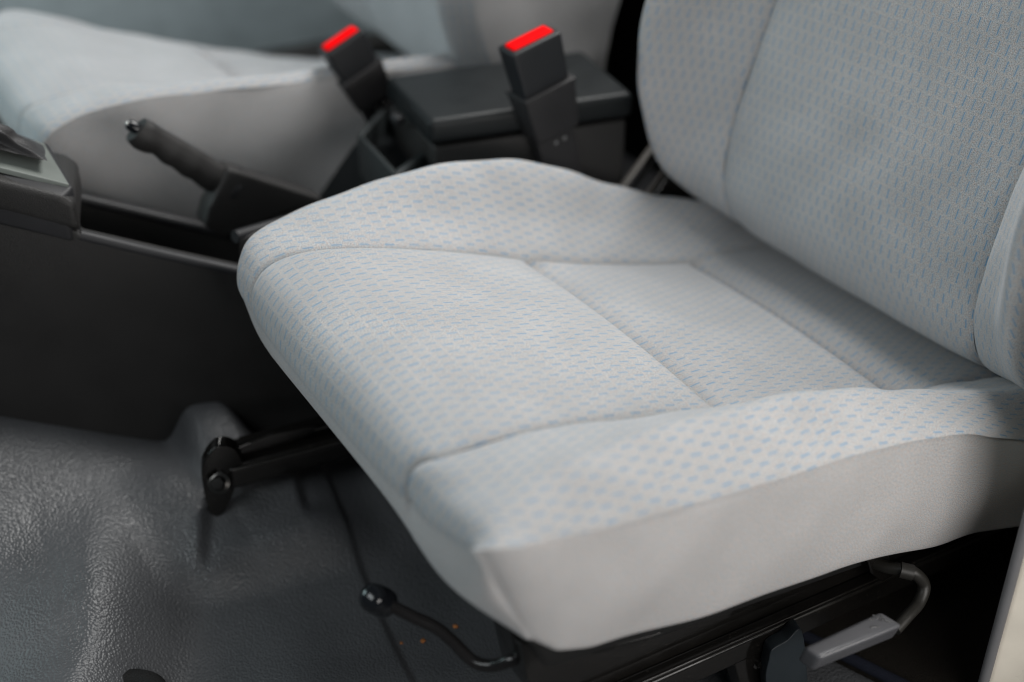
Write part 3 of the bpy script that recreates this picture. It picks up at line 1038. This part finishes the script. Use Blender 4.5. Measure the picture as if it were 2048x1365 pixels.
# front pocket: four walls and a floor
PZ = 0.35
pk = [onz(p, PZ) for p in ((866, 300), (792, 352), (714, 268), (775, 200))]
pc = sum(pk) / 4
inn = [pc + (p - pc) * 0.82 for p in pk]
for i in range(4):
    a, b, c, d_ = pk[i], pk[(i + 1) % 4], inn[(i + 1) % 4], inn[i]
    link_bm('pocket_wall', bm_prism([np.array([*p[:2], 0.03]) for p in (a, b, c, d_)], [a, b, c, d_], 0.0035), M['pocket'], box)
link_bm('pocket_floor', bm_prism([np.array([*p[:2], .24]) for p in pk], [np.array([*p[:2], .25]) for p in pk]), M['console'], box)
# flared lower front of the box
lo = [onz(p, PZ - .02) for p in ((868, 300), (793, 356), (706, 272), (765, 210))]
lo2 = [p + np.array([-.06 if i in (1, 2) else 0.0, 0, -0.20]) for i, p in enumerate(lo)]
lo2[2], lo2[1] = onz((632, 395), .245), onz((705, 450), .245)
link_bm('front_fairing', bm_prism(lo2, [p - [0, 0, .012] for p in lo], 0.006), M['lid'], box)
link_bm('latch', bm_box(onz((795, 238), LZ - .028), (.012, .018, .010), 0.003), M['console_top'], box)


# ------------------------------------------------------------------ seat belt buckles
def buckle(label, base, top, face, w_=0.056, h_=0.031):
    """base/top: axis end points; face: direction across the buckle's width"""
    ax = Vector(tuple(top - base)).normalized()
    wx = Vector(tuple(map(float, face)))
    wx = (wx - ax * wx.dot(ax)).normalized()
    ny = ax.cross(wx)
    L = float(np.linalg.norm(top - base))
    r = root('seat_belt_buckle', tuple(base), label, 'buckle', 'seat belt buckles')
    r.rotation_euler = Matrix((wx, ny, ax)).transposed().to_euler()

    def prism(z0, z1, w0, w1, d0, d1, bev, mat, nm, par, dx=0.0):
        def q(w, d, z):
            return [(-w / 2 + dx, -d / 2, z), (w / 2 + dx, -d / 2, z), (w / 2 + dx, d / 2, z), (-w / 2 + dx, d / 2, z)]
        return link_bm(nm, bm_prism(q(w0, d0, z0), q(w1, d1, z1), bev, 4), mat, par, local=True)
    prism(L * .50, L, w_ * .90, w_, h_ * .95, h_ * 1.02, 0.004, M['buckle'], 'housing', r)
    b_ = prism(L - .004, L + .0028, w_ * .86, w_ * .82, h_ * .62, h_ * .58, 0.0035, M['red'], 'release_button', r)
    sl_ = prism(L * .18, L * .60, w_ * .92, w_ * 1.06, h_ * 1.0, h_ * 1.30, 0.005, M['sleeve'], 'sleeve', r)
    prism(L * .585, L * .612, w_ * 1.08, w_ * 1.08, h_ * 1.32, h_ * 1.34, 0.002, M['sleeve'], 'sleeve_lip', sl_)
    prism(-0.10, L * .22, w_ * .75, w_ * .80, h_ * .35, h_ * .5, 0.003, M['sleeve'], 'stalk', r)
    for s_ in (-1, 1):
        bt_ = bm_lathe([(0, .002), (.0022, .0017), (.003, 0), (.003, -.004), (0, -.004)], 14)
        aim(bt_, (s_ * .006 + .004, -h_ * .22, L * .10), (0, -1, 0))
        link_bm('rivet', bt_, M['steel'], r, local=True)
    return r


b1 = buckle('upright black buckle with bright red button beside the near seat',
            ony((1112, 300), 0.565), ony((1058, 78), 0.565), np.array([1, 0, .28]), 0.064, 0.036)
b2 = buckle('tilted black buckle with red button leaning over the far seat',
            ony((760, 225), 0.80), ony((680, 78), 0.80), np.array([1, 0, .55]))

# ------------------------------------------------------------------ door pillar at the right edge
pil = root('door_pillar', (0.50, -0.10, 0.0), 'cream painted door pillar with grey seal at the right edge', 'pillar')
X0 = float(ony((1966, 1350), -0.10)[0])
link_bm('seal', bm_tube([(X0 + .004, -.10, -.12), (X0 + .0042, -.10, .3), (X0 + .005, -.10, .9)], 0.0048, 18, 6), M['seal'], pil)
fl = [(X0 + .008, -.096), (X0 + .009, -.103), (X0 + .030, -.122), (X0 + .034, -.130), (X0 + .040, -.24), (X0 + .30, -.24), (X0 + .30, -.06)]
link_bm('painted_flange', bm_prism([(a, b, -.12) for a, b in fl], [(a + .002, b, .9) for a, b in fl], 0.003), M['paint'], pil)

# ------------------------------------------------------------------ small things on the floor
for i, (p, s_, lab) in enumerate((((846, 1283), .0032, 'orange rust crumb on the floor beside the bent lever rod'),
                                  ((911, 1254), .0028, 'small orange crumb under the cushion edge, nearest the seat'),
                                  ((803, 1287), .0016, 'tiny orange speck on the floor left of the other crumbs'))):
    q = onz(p, 0.008)
    z = float(floor_z(q[0], q[1]))
    q = onz(p, z)
    bm = bmesh.new()
    bmesh.ops.create_icosphere(bm, subdivisions=2, radius=s_)
    for v in bm.verts:
        v.co *= random.uniform(.65, 1.2)
        v.co.z *= 0.5
    bm.transform(Matrix.Translation(Vector((q[0], q[1], z + s_ * .25))))
    o = link_bm('floor_crumb', bm, M['crumb'])
    o['label'], o['category'], o['group'] = lab, 'crumb', 'crumbs on the floor'

q = onz((258, 1400), 0.06)
for _ in range(30):
    q = q * .5 + onz((258, 1400), float(floor_z(q[0], q[1]))) * .5
g = bm_lathe([(.0, .016), (.010, .016), (.016, .012), (.022, .015), (.030, .013), (.036, .006), (.038, -.03), (0, -.03)], 40)
aim(g, (q[0], q[1], float(floor_z(q[0], q[1])) - 0.004), (0, 0, 1))
o = link_bm('rubber_plug', g, M['rubber'])
o['label'], o['category'] = 'round black rubber plug in the floor vinyl at the bottom left', 'plug'
